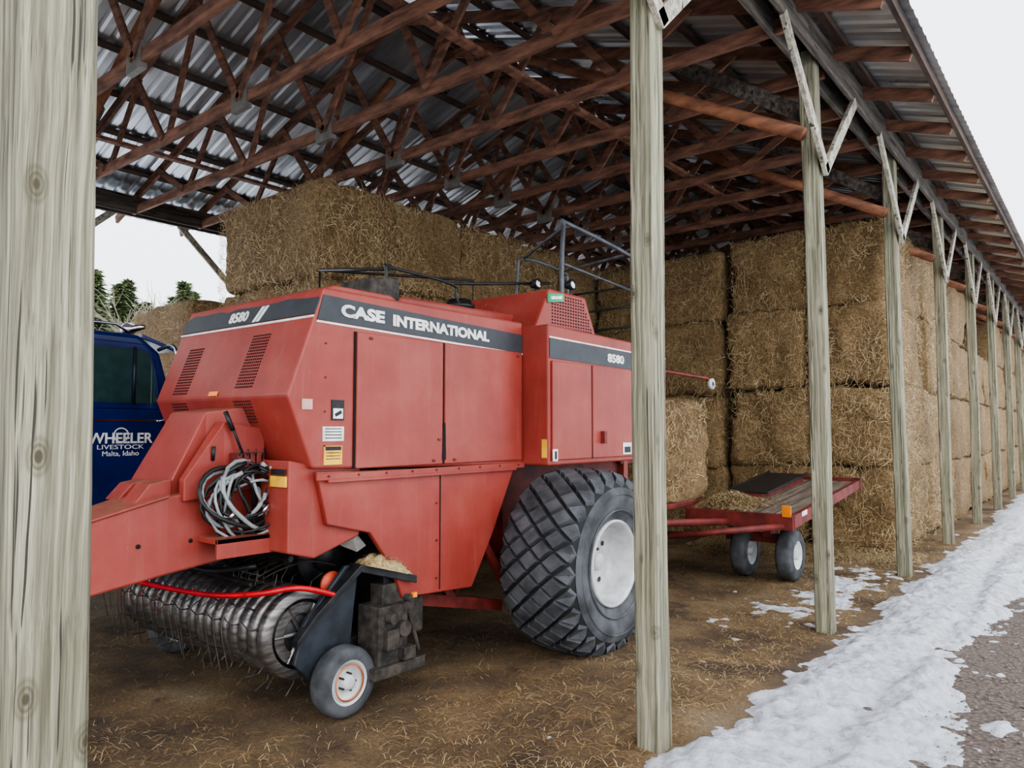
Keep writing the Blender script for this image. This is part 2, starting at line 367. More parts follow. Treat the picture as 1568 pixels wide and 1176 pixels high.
def snowmesh(name,x0,x1,y0,y1,nx,ny,fn):
    X,Y=np.meshgrid(np.linspace(x0,x1,nx),np.linspace(y0,y1,ny),indexing='ij'); H=fn(X,Y)
    H=H+np.maximum(groundz(X,Y)+.014,0)
    V=np.stack([X,Y,H],-1).reshape(-1,3)
    keep=(H>-.03)
    F=[]
    for i in range(nx-1):
        kk=keep[i]|keep[i+1]
        for j in range(ny-1):
            if kk[j] or kk[j+1]: F.append((i*ny+j,(i+1)*ny+j,(i+1)*ny+j+1,i*ny+j+1))
    return mkobj(name,V,F,SNOW,smooth=True)
def snowfn(X,Y):
    left=-1.80+.10*fbm(X*.2,Y,11,1.6)+.03*fbm(X,Y,18,9)-.12*np.exp(-((Y-3)/.8)**2); right=-.92+.10*fbm(X*.2,Y,12,1.2)+.05*fbm(X,Y,19,8)+.012*Y
    d=np.minimum(X-left,right-X)
    h=np.clip(d*.35,-.08,.075)-.02+.030*fbm(X,Y,13,5)+.014*fbm(X,Y,16,22,4)
    pr=(X>right-.05); h2=-.040+.018*fbm(X,Y,14,4.6)+.024*fbm(X,Y,17,18,4)-.02*np.clip(X-right,0,3)*.3
    h=np.where(pr,np.maximum(h,h2),h)
    pl=(X<left+.05); patch_c=np.exp(-((X+2.3)/.48)**2)*(np.exp(-((Y-7.4)/1.4)**2)+.9*np.exp(-((Y-9.3)/1.1)**2)+.35*np.exp(-((Y-4.9)/.6)**2))
    h3=-.064+.050*patch_c+.022*fbm(X,Y,15,7.5)+.020*fbm(X,Y,20,20,3)
    h=np.where(pl,np.maximum(h,h3*1.0),h)
    tr=np.exp(-((X+1.15-.06*np.sin(Y))/.09)**2)*.04
    return h-tr
snowmesh('snow_strip',-3.2,1.6,1.2,15,320,860,snowfn)
snowmesh('snow_strip',-2.4,3.0,15,60,70,300,snowfn)
n=40000
px=-1.85-np.abs(rng.normal(0,1,n))*3.0; py=rng.uniform(.8,13,n)**1.0
nz=fbm(px,py,21,.9); k=(nz>.05)|(rng.uniform(0,1,n)<.25)|((py>9)&(px>-5))
px,py=px[k],py[k]; n=len(px)
P=np.stack([px,py,groundz(px,py)+rng.uniform(.002,.014,n)],1)
D=rand_dirs(n,(0,0,1),.12)
strands('loose_straw_litter',P,D,rng.uniform(.025,.11,n),rng.uniform(.0014,.0032,n),np.tile([0,0,1.],(n,1)),cols=SCG)
a=Acc()
for i in range(3200):
    x=random.uniform(-1.0,1.0);y=random.uniform(2.2,9);r=random.uniform(.004,.014)
    vs=[(x+r*random.uniform(.7,1.3)*dx,y+r*random.uniform(.7,1.3)*dy,.0+r*.6*dz) for dx,dy,dz in ((1,0,0),(0,1,0),(-1,0,0),(0,-1,0),(0,0,1))]
    a.add(vs,[(0,1,4),(1,2,4),(2,3,4),(3,0,4)])
a.obj('gravel_stones',plain('stone_grey',(112,102,95),.8),recalc=False)

# ---------------------------------------------------------------- barn
PY=[.646]+[3.58+3.04*i for i in range(0,12)]
SL=.333
def roofz(x): return 5.08+(5.3-abs(x-XM))*SL
def post(y,x,lean=(0,0),w=.14,rot=0):
    n=60; vs=[];fs=[]; rs=random.Random(int(y*100+x*7))
    ph=rs.uniform(0,6)
    ch=.010
    sec=[(-1+ch/w*2,-1),(1-ch/w*2,-1),(1,-1+ch/w*2),(1,1-ch/w*2),(1-ch/w*2,1),(-1+ch/w*2,1),(-1,1-ch/w*2),(-1,-1+ch/w*2)]
    for i in range(n+1):
        z=-.06+5.1*i/n; s=w/2*(1+.02*math.sin(z*2.1+ph)+.008*rs.uniform(-1,1)); ox=.006*math.sin(z*1.3+ph)+lean[0]*z/5; oy=.006*math.cos(z*1.1+ph)+lean[1]*z/5
        for q in sec: vs.append((ox+q[0]*s,oy+q[1]*s,z))
    for i in range(n):
        for k in range(8): fs.append((i*8+k,i*8+(k+1)%8,(i+1)*8+(k+1)%8,(i+1)*8+k))
    fs.append(tuple(range(7,-1,-1))); fs.append(tuple(n*8+k for k in range(8)))
    o=mkobj('wooden_post',vs,fs,POST); o.location=(x,y,0); return o
YE=PY[-1]+.3
for i,y in enumerate(PY):
    post(y+(.012 if i==0 else 0),XL,(0,-.05) if i==0 else (0,-.02) if i==1 else (random.uniform(-.03,.03),random.uniform(-.03,.03)),.166 if i==0 else .14); post(y,XR)
for sx,nm in ((XL,'header_beam'),(XR,'header_beam')):
    a=Acc(); off=.09 if sx==XL else -.09
    a.box((sx+off-.02,-3.2,4.90),(sx+off+.02,YE,5.16)); a.box((sx-off-.02,-3.2,4.90),(sx-off+.02,YE,5.16))
    a.obj(nm,BEAM,bevel=.004)
    a=Acc(); xo=sx+(.092 if sx==XL else -.092)
    for y in PY:
        for s in (-1,1):
            a.beam((xo,y-.03*s,3.94),(xo,y+s*1.02,4.92),.10,.038,(1,0,0))
    a.obj('knee_brace',BRACE,bevel=.003)
def truss(y):
    a=Acc(); x0,x1=XL+.02,XR-.02
    tz=lambda x: roofz(x)-.15
    a.beam((x0,y,4.97),(x1,y,4.97),.045,.12)
    a.beam((-1.2,y,tz(-1.2)),(XM,y,tz(XM)),.04,.12); a.beam((-11.87,y,tz(-11.87)),(XM,y,tz(XM)),.04,.12)
    W=XL-XM
    for s in (1,-1):
        B=[XM+s*(W*(1-f)) for f in (.0,.33,.66)]+[XM]
        T=[XM+s*(W*(1-f)) for f in (.17,.50,.80)]
        for i in range(3):
            if i: a.beam((B[i],y+.03,4.97),(T[i],y+.03,tz(T[i])),.035,.085)
            a.beam((T[i],y-.03,tz(T[i])),(B[i+1],y-.03,4.97),.035,.085)
    o=a.obj('roof_truss',TRUSS)
    p=Acc(); p.box((XM-.14,y-.03,4.86),(XM+.14,y+.03,5.10))
    p.obj('splice_plate',PLATE,o)
ty=2.83-1.017*5
while ty<YE: truss(ty); ty+=1.017
a=Acc(); a2=Acc()
for y in PY:
    for s,xx in ((1,XL),(-1,XR)):
        a.rod([(xx-s*.05,y-.13,4.27),(XM+s*.75,y-.13,roofz(XM+s*.75)-.2)],.06,8)
        a2.beam((xx-s*.05,y+.1,4.5),(XM+s*2.9,y+.1,roofz(XM+s*2.9)-.2),.04,.14)
a.obj('diagonal_roof_brace',LOG,smooth=True); a2.obj('diagonal_roof_board',BEAM)
a=Acc()
for x in (XM+2.35,XM-2.35): a.beam((x,-3,5.06),(x,YE,5.06),.09,.04)
a.obj('lateral_tie',TRUSS)
a=Acc()
for s in (1,-1):
    d=.45
    while d<5.28:
        xx=XM+s*(5.3-d); z=roofz(xx)-.065
        a.beam((xx,-3.2,z),(xx,YE+.4,z),.085,.04,(s*.316,0,.949)); d+=.68
xx=-1.17; a.beam((xx,-3.2,roofz(xx)-.09),(xx,YE+.4,roofz(xx)-.09),.04,.10)
a.obj('purlins',PURL)
yy=[];zz=[]; y=-3.4
prof=[(0,0),(.03,.018),(.055,.018),(.085,0),(.17,0)]
while y<YE+.5:
    for q,h in prof[:-1]: yy.append(y+q); zz.append(h)
    y+=.17
vs=[];fs=[]; cols=[-1.08,-3.0,-4.8,XM,-8.4,-10.2,-11.93]; m=len(yy)
for j,x in enumerate(cols):
    for q,h in zip(yy,zz): vs.append((x,q,roofz(x)-.03+h+.004*math.sin(q*3+x)))
for j in range(len(cols)-1):
    for i in range(m-1): fs.append((j*m+i,j*m+i+1,(j+1)*m+i+1,(j+1)*m+i))
mkobj('ceiling_metal_roof',vs,fs,ROOF)

# ---------------------------------------------------------------- hay bales
def stack(name,x0,y0,nx,ny,nz,sx,sy,sz,z0=0,skip=None,dens=420,faces=('x','y','t'),seed=0,g=.99,amp=.06):
    V=[];F=[];o=0;SP=[];SD=[];SN=[]
    rs=random.Random(seed)
    for i in range(nx):
        for j in range(ny):
            for k in range(nz):
                if skip and skip(i,j,k): continue
                near=(y0+j*sy<14)
                P,f=rounded(20 if near else 9,sx*g,sy*g,sz*1.01,.12,amp,rs.randint(0,99999))
                c=np.array([x0+(i+.5)*sx+rs.uniform(-.05,.05),y0+(j+.5)*sy+rs.uniform(-.05,.05),z0+(k+.5)*sz])
                th=rs.uniform(-.03,.03); R=np.array([[math.cos(th),-math.sin(th),0],[math.sin(th),math.cos(th),0],[0,0,1]])
                P=P@R.T+c; V.append(P); F+=[tuple(q+o for q in ff) for ff in f]; o+=len(P)
                dd=dens*(1 if near else .3)
                L=[]
                if i==nx-1 and 'x' in faces: L.append((0,1))
                if j==0 and 'y' in faces: L.append((1,-1))
                if (k==nz-1 or (skip and skip(i,j,k+1))) and 't' in faces: L.append((2,1))
                for ax,sg in L:
                    h=np.array([sx*g,sy*g,sz])/2; a1,a2=(ax+1)%3,(ax+2)%3
                    cnt=int(dd*4*h[a1]*h[a2]*(.6 if ax==2 else 1))
                    p=np.zeros((cnt,3)); p[:,a1]=rng.uniform(-1,1,cnt)*h[a1]; p[:,a2]=rng.uniform(-1,1,cnt)*h[a2]; p[:,ax]=sg*(h[ax]+rng.uniform(-.02,.035,cnt))
                    e=np.maximum(np.abs(p[:,a1])/h[a1],np.abs(p[:,a2])/h[a2]); p[:,ax]-=sg*.05*np.clip((e-.9)/.1,0,1)**2
                    nn=np.zeros(3); nn[ax]=sg
                    dr=rand_dirs(cnt,nn,.5)
                    # a share of straws hangs down off the face
                    if ax!=2:
                        hg=rng.uniform(0,1,cnt)<.25
                        dr[hg]=np.array([0,0,-1.])+rng.normal(0,.25,(int(hg.sum()),3)); dr/=np.linalg.norm(dr,axis=1,keepdims=True)
                    SP.append(p@R.T+c); SD.append(dr); SN.append(np.tile(nn,(cnt,1)))
    V=np.concatenate(V); ob=mkobj(name,V,F,HAY,smooth=True)
    if SP:
        P=np.concatenate(SP);D=np.concatenate(SD);Nn=np.concatenate(SN); n=len(P)
        strands('straw_ends',P,D,rng.uniform(.03,.14,n)*rng.choice([1,1,1,1.5],n),rng.uniform(.0022,.005,n),Nn,ob)
    return ob
stack('hay_bale_stack',-4.56,10.95,2,2,4,1.15,2.35,1.155,seed=1,dens=850)
stack('hay_bale_stack',-4.56,15.75,2,8,4,1.15,2.35,1.13,seed=2,dens=300,skip=lambda i,j,k:k==3 and j in(1,2,5))
stack('hay_bale_stack',-6.95,10.9,1,2,4,2.28,1.18,1.12,seed=3,dens=750)
stack('hay_bale_stack',-6.95,13.4,1,2,4,2.28,1.18,1.11,seed=13,dens=100)
stack('hay_bale_stack',-9.25,5.12,1,5,4,2.26,1.2,1.155,seed=4,dens=850)
stack('hay_bale_stack',-9.15,11.2,1,6,4,2.16,1.2,1.10,seed=6,dens=200)
stack('hay_bale_stack',-11.15,4.75,1,4,3,1.86,1.2,1.13,seed=5,dens=400)
n=8000; px=rng.uniform(-4.9,-1.95,n); py=10.9-np.abs(rng.normal(0,.4,n))
strands('loose_straw_drift',np.stack([px,py,.01+rng.uniform(0,.09,n)*np.exp(-(10.9-py)*3)],1),rand_dirs(n,(0,0,1),.3),rng.uniform(.05,.15,n),rng.uniform(.003,.006,n),np.tile([0,0,1.],(n,1)))

# ---------------------------------------------------------------- BALER
B=empty('square_baler',(0,0,0))
XN=-3.55; XF=-5.10
prism('front_hood',[(2.62,2.53),(2.385,1.89),(2.56,1.47),(4.5,1.42),(4.5,2.53)],XF,XN,RED,B,.015)
prism('rear_hood',[(4.5,2.50),(4.5,1.42),(6.4,1.42),(6.4,2.46)],-5.35,-3.3,RED,B,.015)
for s,(xa,xb) in ((1,(XN,XN+.02)),(-1,(XF-.02,XF))):
    for ya,yb in ((2.86,3.60),(3.62,4.47)): box('side_door',(xa,ya,1.46),(xb,yb,2.29),RED,B,.008)
    box('side_rail',(xa,2.58,1.40),(xb,4.5,1.44),RED,B,.005)
for xa,xb in ((-3.3,-3.28),(-5.37,-5.35)):
    box('side_door',(xa,4.53,1.46),(xb,5.07,2.22),RED,B,.008); box('side_door',(xa,5.09,1.46),(xb,6.36,2.22),RED,B,.008)
prism('door_gap',[(3.590,1.49),(3.626,1.49),(3.620,1.74),(3.601,1.74)],XN+.004,XN+.024,VOID,B,0)
for y0,y1 in ((2.845,2.86),(3.602,3.618)): box('door_shadow_gap',(XN+.001,y0,1.46),(XN+.008,y1,2.29),VOID,B,0)
box('door_shadow_gap',(-3.3,5.072,1.46),(-3.292,5.088,2.22),VOID,B,0)
def quadplate(name,pts,nrm,t,mat):
    n=Vector(nrm).normalized()*t; v=[Vector(p) for p in pts]+[Vector(p)+n for p in pts]
    k=len(pts); f=[tuple(range(k)),tuple(range(2*k-1,k-1,-1))]+[(i,(i+1)%k,k+(i+1)%k,k+i) for i in range(k)]
    return fixn(mkobj(name,v,f,mat,B))
quadplate('side_stripe',[(XN,2.575,2.335),(XN,4.49,2.29),(XN,4.49,2.43),(XN,2.615,2.485)],(1,0,0),.006,STRIPE)
quadplate('side_stripe_trim',[(XN,2.57,2.318),(XN,4.49,2.275),(XN,4.49,2.287),(XN,2.575,2.33)],(1,0,0),.006,WHITE)
quadplate('side_stripe_rear',[(-3.3,4.51,2.24),(-3.3,6.39,2.22),(-3.3,6.39,2.36),(-3.3,4.51,2.39)],(1,0,0),.006,STRIPE)
quadplate('side_stripe_trim_rear',[(-3.3,4.51,2.395),(-3.3,6.39,2.365),(-3.3,6.39,2.375),(-3.3,4.51,2.407)],(1,0,0),.006,WHITE)
up=Vector((0,.235,.64)).normalized()
def fp(x,z): return Vector((x,2.385+(z-1.89)*.367,z))
nf=Vector((0,-.94,.345))
top=[(XF+i*(XN-XF)/14,2.472+.018*random.uniform(-1,1)) for i in range(15)]
bot=[(XF+i*(XN-XF)/14,2.365) for i in range(15)]
pts=[fp(*q) for q in bot]+[fp(*q) for q in reversed(top)]
quadplate('front_stripe',pts,nf,.006,STRIPE)
quadplate('front_stripe_trim',[fp(XF,2.345),fp(XN,2.345),fp(XN,2.358),fp(XF,2.358)],nf,.005,WHITE)
text('model_number_front','8580',fp(-4.38,2.42)+nf*.007,(1,0,0),up,.22,.075,WHITE,B,.03)
quadplate('front_slashes',[fp(-4.2,2.37),fp(-4.17,2.37),fp(-4.11,2.47),fp(-4.14,2.47)],nf,.009,WHITE)
quadplate('front_slashes_b',[fp(-4.155,2.37),fp(-4.125,2.37),fp(-4.065,2.47),fp(-4.095,2.47)],nf,.009,WHITE)
text('side_lettering_a','CASE',(XN+.007,2.91,2.405),(0,1,-.02),(0,0,1),.34,.078,WHITE,B,.05)
text('side_lettering_b','INTERNATIONAL',(XN+.007,3.62,2.385),(0,1,-.02),(0,0,1),.94,.075,WHITE,B,.05)
text('model_number','8580',(-3.293,5.47,2.30),(0,1,-.01),(0,0,1),.27,.075,WHITE,B,.04)
a=Acc()
def hole(c,u,w,n):
    vs=[c-u-w,c+u-w,c+u+w,c-u+w]; vs=vs+[q+n*.002 for q in vs]
    a.add(vs,[(0,1,2,3),(4,5,6,7),(0,1,5,4),(1,2,6,5),(2,3,7,6),(3,0,4,7)])
lo=Vector((0,.385-.21,-.42)).normalized(); nl=Vector((0,-.92,-.385)).normalized()
for x0,zA,zB in ((-4.12,1.95,2.29),(-4.88,1.93,2.25)):
    for i in range(9):
        z=zA
        while z<zB:
            hole(fp(x0+i*.022,z)+nf*.001,Vector((1,0,0))*.0052,up*.0052,nf); z+=.019
        for j in range(8): hole(Vector((x0+i*.022,2.385,1.89))+lo*(.03+j*.019)+nl*.001,Vector((1,0,0))*.0052,lo*.0052,nl)
a.obj('vent_perforations',VOID,B)
patch('nose_reflector',fp(-4.35,1.915)+nf*.006,(1,0,0),up,.1,.03,ORG,B)
for nm,y,z,w,h,mt in (('warning_sticker',2.73,1.81,.09,.12,BLACK),('white_sticker',2.70,1.67,.15,.085,WHITE),('caution_sticker',2.70,1.545,.13,.11,YEL),('faded_sticker',2.515,1.84,.07,.06,plain('pinkish_decal',(210,165,155),.6))):
    patch(nm,(XN+.003,y,z),(0,1,0),(0,0,1),w,h,mt,B)
patch('warning_sticker_body',(XN+.007,2.73,1.79),(0,1,0),(0,0,1),.07,.06,WHITE,B,.002)
patch('warning_sticker_icon',(XN+.009,2.73,1.79),(0,1,.5),(0,-.5,1),.05,.02,BLACK,B,.002)
patch('caution_header',(XN+.007,2.70,1.585),(0,1,0),(0,0,1),.11,.022,BLACK,B,.002)
for i in range(4): patch('sticker_text_line',(XN+.007,2.70,1.70-i*.018),(0,1,0),(0,0,1),.12,.005,BLACK,B,.001)
for i in range(3): patch('sticker_text_line',(XN+.007,2.70,1.56-i*.018),(0,1,0),(0,0,1),.10,.004,BLACK,B,.001)
patch('yellow_strip',(-3.34,4.497,1.55),(1,0,0),(0,0,1),.045,.14,YEL,B)
patch('number_sticker',(-3.275,4.55,1.50),(0,1,0),(0,0,1),.06,.09,WHITE,B); text('number_one','1',(-3.27,4.55,1.50),(0,1,0),(0,0,1),.02,.06,BLACK,B)
patch('rear_sticker',(-3.275,5.62,1.53),(0,1,0),(0,0,1),.14,.10,WHITE,B); patch('rear_sticker_print',(-3.272,5.62,1.52),(0,1,0),(0,0,1),.10,.05,BLACK,B)
for y,z in ((2.95,2.25),(3.5,1.48),(3.7,1.48),(4.4,2.25),(3.55,1.62)):
    box('latch',(XN+.018,y,z),(XN+.030,y+.025,z+.016),DKRED,B)
a=Acc()
for i in range(9): a.rod([(XN,2.66+i*.22,1.425),(XN+.027,2.66+i*.22,1.425)],.007,8)
for z in (1.2,.95,.7): a.rod([(-3.56,3.57,z),(-3.55,3.57,z)],.007,8)
for z in (1.6,1.8,2.0,2.2): a.rod([(XN,2.64,z),(XN+.006,2.64,z)],.006,8)
a.obj('panel_bolts',DKRED,B)
box('door_handle',(-3.28,5.2,1.58),(-3.24,5.24,1.68),DKRED,B)
lowp=[(2.60,1.45),(2.68,1.14),(3.0,1.06),(3.2,.80),(3.27,.62),(3.93,.58),(4.15,.92),(4.42,1.42)]
for xa,xb in ((-3.60,-3.56),(-5.09,-5.05)):
    prism('lower_shroud',lowp,xa,xb,RED,B,.008)
box('shroud_seam',(-3.562,3.6,.62),(-3.555,3.607,1.40),VOID,B,0)
box('shroud_flange',(-3.60,2.66,1.385),(-3.53,4.4,1.41),RED,B)
prism('shroud_diagonal',[(4.0,.6),(4.1,.6),(4.5,1.4),(4.38,1.4)],-3.9,-3.84,DKRED,B)
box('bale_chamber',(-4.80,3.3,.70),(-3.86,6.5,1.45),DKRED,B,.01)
box('bale_chute_floor',(-4.85,6.4,.80),(-3.85,8.4,.86),DKRED,B,.01)
for x in (-4.87,-3.83):
    for z in (1.0,1.35,1.75): box('chute_rail',(x-.025,6.4,z),(x+.025,7.1,z+.06),DKRED,B)
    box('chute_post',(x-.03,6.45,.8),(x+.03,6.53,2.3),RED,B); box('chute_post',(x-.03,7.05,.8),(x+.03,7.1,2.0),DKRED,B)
HD=.22
prism('knotter_hood',[(4.37+HD,2.48),(4.57+HD,2.84),(5.10+HD,2.84),(5.30+HD,2.46)],-4.9,-3.50,RED,B,.02)
prism('top_cover',[(3.3,2.52),(3.45,2.62),(4.7,2.64),(4.8,2.5)],-4.85,-3.78,RED,B,.02)
prism('top_lip',[(2.64,2.52),(2.75,2.57),(3.2,2.57),(3.3,2.52)],-5.0,-3.62,RED,B,.01)
a=Acc()
for i in range(17):
    for j in range(11):
        y=4.60+HD+i*.038; z=2.53+j*.026
        if y> 5.24+HD-(z-2.46)*.6 or y<4.44+HD+(z-2.5)*.75: continue
        a.box((-3.502,y,z),(-3.497,y+.016,z+.012))
a.obj('hood_vent',VOID,B)
prism('grey_box',[(3.05,2.55),(3.05,2.67),(3.3,2.70),(3.3,2.55)],-3.95,-3.65,RUST,B)
lathe('fuel_cap',[(0,0.001),(0,.12),(.03,.12),(.035,.1),(.07,.09),(.075,0.001)],(-3.9,4.15,2.63),BLACK,B,axis='Z')
patch('green_decal',(-3.49,4.64+HD,2.77),(0,1,.15),(0,-.0,1),.22,.07,GREEN,B,.006); patch('green_decal_text',(-3.482,4.64+HD,2.77),(0,1,.15),(0,0,1),.15,.025,WHITE,B,.006)
for y in (3.6,3.7,3.95,4.25): lathe('amber_cap',[(0,.001),(0,.022),(.03,.02),(.04,.001)],(-4.1,y,2.64),ORG,B,n=12,axis='Z')
for c in ((-3.75,4.72+HD,2.93),(-3.6,5.02+HD,2.95)):
    lathe('work_lamp',[(-.05,.001),(-.05,.03),(.0,.045),(.03,.045),(.03,.001)],c,BLACK,B,n=16); lathe('lamp_lens',[(.031,.001),(.031,.035),(.03,.036)],c,CHROME,B,n=16)
    rod('lamp_stalk',[(c[0],c[1],2.8),c],.012,BLACK,B)
rod('top_rail',smoothpts([(-3.75,3.3,2.56),(-3.75,3.27,2.78),(-3.78,3.35,2.80),(-3.85,4.0,2.80),(-3.85,4.06,2.72),(-3.85,4.1,2.6)],4),.012,BLACK,B)
rod('top_rail',[(-4.8,3.5,2.55),(-4.8,3.5,2.95),(-4.8,5.3,3.15),(-4.8,5.3,2.5)],.012,BLACK,B)
rod('top_rail',[(-3.75,3.3,2.78),(-4.8,3.5,2.95)],.012,BLACK,B)
rod('top_rail',[(-3.85,4.0,2.80),(-3.8,5.2,2.98)],.012,BLACK,B)
rod('access_hoop',smoothpts([(-3.52,5.0,2.42),(-3.54,5.02,3.0),(-3.56,5.08,3.42),(-3.6,5.2,3.48),(-3.6,6.2,3.40),(-3.6,6.3,3.3),(-3.6,6.3,2.4)],5),.02,GREYP,B)
rod('access_hoop',smoothpts([(-4.4,5.45,2.46),(-4.4,5.5,3.2),(-4.4,5.6,3.36),(-4.4,6.25,3.34),(-4.4,6.35,3.2),(-4.4,6.35,2.4)],5),.015,GREYP,B)
rod('hoop_cross',[(-3.6,5.15,3.46),(-4.4,5.6,3.36)],.012,GREYP,B); rod('hoop_cross',[(-3.56,5.08,3.1),(-3.6,6.3,3.05)],.012,GREYP,B); rod('hoop_cross',[(-3.6,6.2,3.40),(-4.4,6.25,3.34)],.012,GREYP,B)
for z in (2.7,2.9,3.1): rod('ladder_rung',[(-3.6,6.3,z),(-4.4,6.35,z)],.011,BLACK,B)
rod('rear_arm',[(-3.4,6.35,2.27),(-3.4,7.55,2.25),(-3.4,7.62,2.2)],.018,DKRED,B)
lathe('rear_lamp',[(-.02,.001),(-.02,.06),(.02,.06),(.02,.001)],(-3.38,7.62,2.19),RIM,B,n=20); lathe('rear_lamp_lens',[(.021,.001),(.021,.025),(.02,.026)],(-3.38,7.62,2.19),BLACK,B,n=16)
def taper(name,secs,mat,bev=.012):
    vs=[];fs=[]
    for (y,xa,xb,za,zb) in secs: vs+=[(xa,y,za),(xb,y,za),(xb,y,zb),(xa,y,zb)]
    m=len(secs)
    for i in range(m-1):
        for k in range(4): fs.append((i*4+k,i*4+(k+1)%4,(i+1)*4+(k+1)%4,(i+1)*4+k))
    fs.append((0,1,2,3)); fs.append(tuple(4*(m-1)+k for k in range(4)))
    return fixn(mkobj(name,vs,fs,mat,B,bevel=bev))
taper('tongue',[(.15,-4.30,-4.18,.72,.86),(1.0,-4.31,-4.10,.78,1.08),(1.485,-4.32,-4.02,.84,1.21),(1.95,-4.40,-3.99,.91,1.33),(2.3,-4.62,-3.99,.95,1.38),(2.95,-4.66,-3.99,1.0,1.46)],RED)
taper('tongue_cap_flange',[(1.0,-4.32,-4.085,1.078,1.09),(1.485,-4.33,-4.005,1.208,1.22),(1.95,-4.41,-3.975,1.328,1.34)],RED,.003)
lathe('hitch_ring',[(-.03,.05),(-.03,.09),(.03,.09),(.03,.05),(-.03,.05)],(-4.24,.08,.79),STEEL,B,n=24,axis='Z')
taper('gearbox_cover',[(1.98,-4.57,-4.08,1.28,1.36),(2.02,-4.56,-4.08,1.28,1.44),(2.20,-4.50,-4.08,1.3,1.80),(2.5,-4.46,-4.02,1.35,1.84),(2.62,-4.46,-3.98,1.4,1.84)],RED)
prism('cover_bracket',[(1.80,1.30),(1.88,1.40),(2.0,1.42),(2.0,1.30)],-4.22,-4.06,RED,B)
prism('cover_bracket_b',[(1.82,1.30),(1.90,1.39),(2.0,1.41),(2.0,1.30)],-4.48,-4.32,RED,B)
taper('cover_skirt',[(2.02,-4.02,-3.96,1.30,1.42),(2.25,-4.06,-3.96,1.32,1.74),(2.5,-4.02,-3.94,1.36,1.70)],RED,.006)
rod('cover_latch',[(-3.955,2.18,1.52),(-3.945,2.18,1.60)],.01,BLACK,B)
for y in (1.55,1.80,2.08): lathe('tongue_bolt',[(0,.013),(.008,.011),(.008,.001)],(-3.992-(1.95-y)*.05*(y<1.95),y,1.08),VOID,B,n=10)
box('side_step',(-4.0,2.12,1.07),(-3.78,2.62,1.10),RED,B); box('side_step_lip',(-3.80,2.12,.99),(-3.78,2.62,1.10),RED,B)
prism('front_frame',[(2.44,1.52),(2.44,1.0),(2.62,.95),(2.95,1.05),(2.95,1.46),(2.6,1.49)],-3.9,-3.60,RED,B,.01)
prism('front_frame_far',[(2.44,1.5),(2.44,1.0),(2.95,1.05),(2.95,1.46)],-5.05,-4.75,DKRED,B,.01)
patch('front_reflector',(-3.69,2.432,1.40),(1,0,0),(0,0,1),.15,.06,YEL,B,.006); patch('front_warning',(-3.69,2.430,1.455),(1,0,0),(0,0,1),.13,.03,BLACK,B,.006)
lathe('frame_hole',[(0,.022),(.004,.022),(.004,.001)],(-3.598,2.72,1.30),VOID,B,n=16)
for i in range(4):
    y=2.28+.04*i; box('control_valve',(-3.96,y,1.47),(-3.86,y+.03,1.56),DKRED,B)
rod('control_lever',[(-3.90,2.33,1.56),(-3.93,2.26,1.76)],.008,BLACK,B); rod('lever_grip',[(-3.92,2.28,1.69),(-3.94,2.24,1.80)],.014,BLACK,B)
for i in range(4): rod('valve_lever',[(-3.90,2.30+.05*i,1.5),(-3.84,2.28+.05*i,1.58)],.006,BLACK,B)
HC=(-3.86,2.32,1.30)
for i in range(18):
    mt=(HOSE,HOSEG,HOSE,HOSEG,HOSE)[i%5]; r=random.uniform(.12,.23); ry=random.uniform(.8,1.05); cx=random.uniform(-.06,.06); cz=random.uniform(-.04,.04)
    pts=[]; t0=random.uniform(-.8,.8)+1.57; sp=random.uniform(4.6,7.0)
    for k in range(22):
        t=t0+sp*k/21; rr=r*(1+.18*math.sin(2*t+i)); pts.append((HC[0]+.05*math.sin(t*1.3+i)+.01*(i%4),HC[1]+cx+rr*math.cos(t)*.98,HC[2]+cz+rr*ry*math.sin(t)))
    rod('hydraulic_hose',pts,.009 if i%3 else .013,mt,B,n=6)
for i in range(4):
    y=2.16+.10*i
    rod('hanging_hose',smoothpts([(-3.9,2.3+.05*i,1.5),(-3.83,y,1.40),(-3.82,y+.08,1.22),(-3.86,y+.16,1.10)],5),.011,HOSE if i%2 else HOSEG,B,6)
for q in ((-3.80,2.46,1.40),(-3.80,2.2,1.2),(-3.80,2.50,1.33),(-3.79,2.4,1.22)): rod('hose_coupler',[q,(q[0],q[1]+.04,q[2]+.05)],.014,YEL if q[2]>1.3 else CHROME,B)
# pickup reel
PK=(2.64,.50); RX0=-5.48; RX1=-3.74
a=Acc(); a.lathe([(RX0,.001),(RX0,.2),(RX1-.02,.2),(RX1-.02,.001)],(0,PK[0],PK[1]),32); a.obj('pickup_core',BLACK,B,True)
a=Acc(); nb=18
for i in range(nb):
    x=RX0+.03+i*((RX1-RX0-.06)/(nb-1)); a.lathe([(x-.036,.20),(x-.036,.252),(x-.02,.262),(x+.02,.262),(x+.036,.252),(x+.036,.20)],(0,PK[0],PK[1]),36)
a.obj('pickup_bands',STEEL,B,True)
a=Acc(); a.lathe([(RX1-.018,.17),(RX1,.18),(RX1,.12),(RX1-.01,.11)],(0,PK[0],PK[1]),32)
for k in range(6):
    t=k*math.pi/3; a.rod([(RX1-.01,PK[0]+.03*math.cos(t),PK[1]+.03*math.sin(t)),(RX1-.01,PK[0]+.18*math.cos(t),PK[1]+.18*math.sin(t))],.014,6)
a.obj('pickup_end_spider',STEEL,B)
a=Acc()
for i in range(nb-1):
    x=RX0+.03+(i+.5)*((RX1-RX0-.06)/(nb-1))
    for k in range(7):
        t=k*math.pi/3.5+.5*(i%2)+.2
        c=lambda r,tt:(x,PK[0]+r*math.cos(tt),PK[1]+r*math.sin(tt))
        if PK[1]+.36*math.sin(t)<.05: continue
        a.rod([c(.2,t),c(.3,t+.05),c(.37,t-.1)],.0035,4)
a.obj('pickup_tines',TINE,B)
a=Acc()
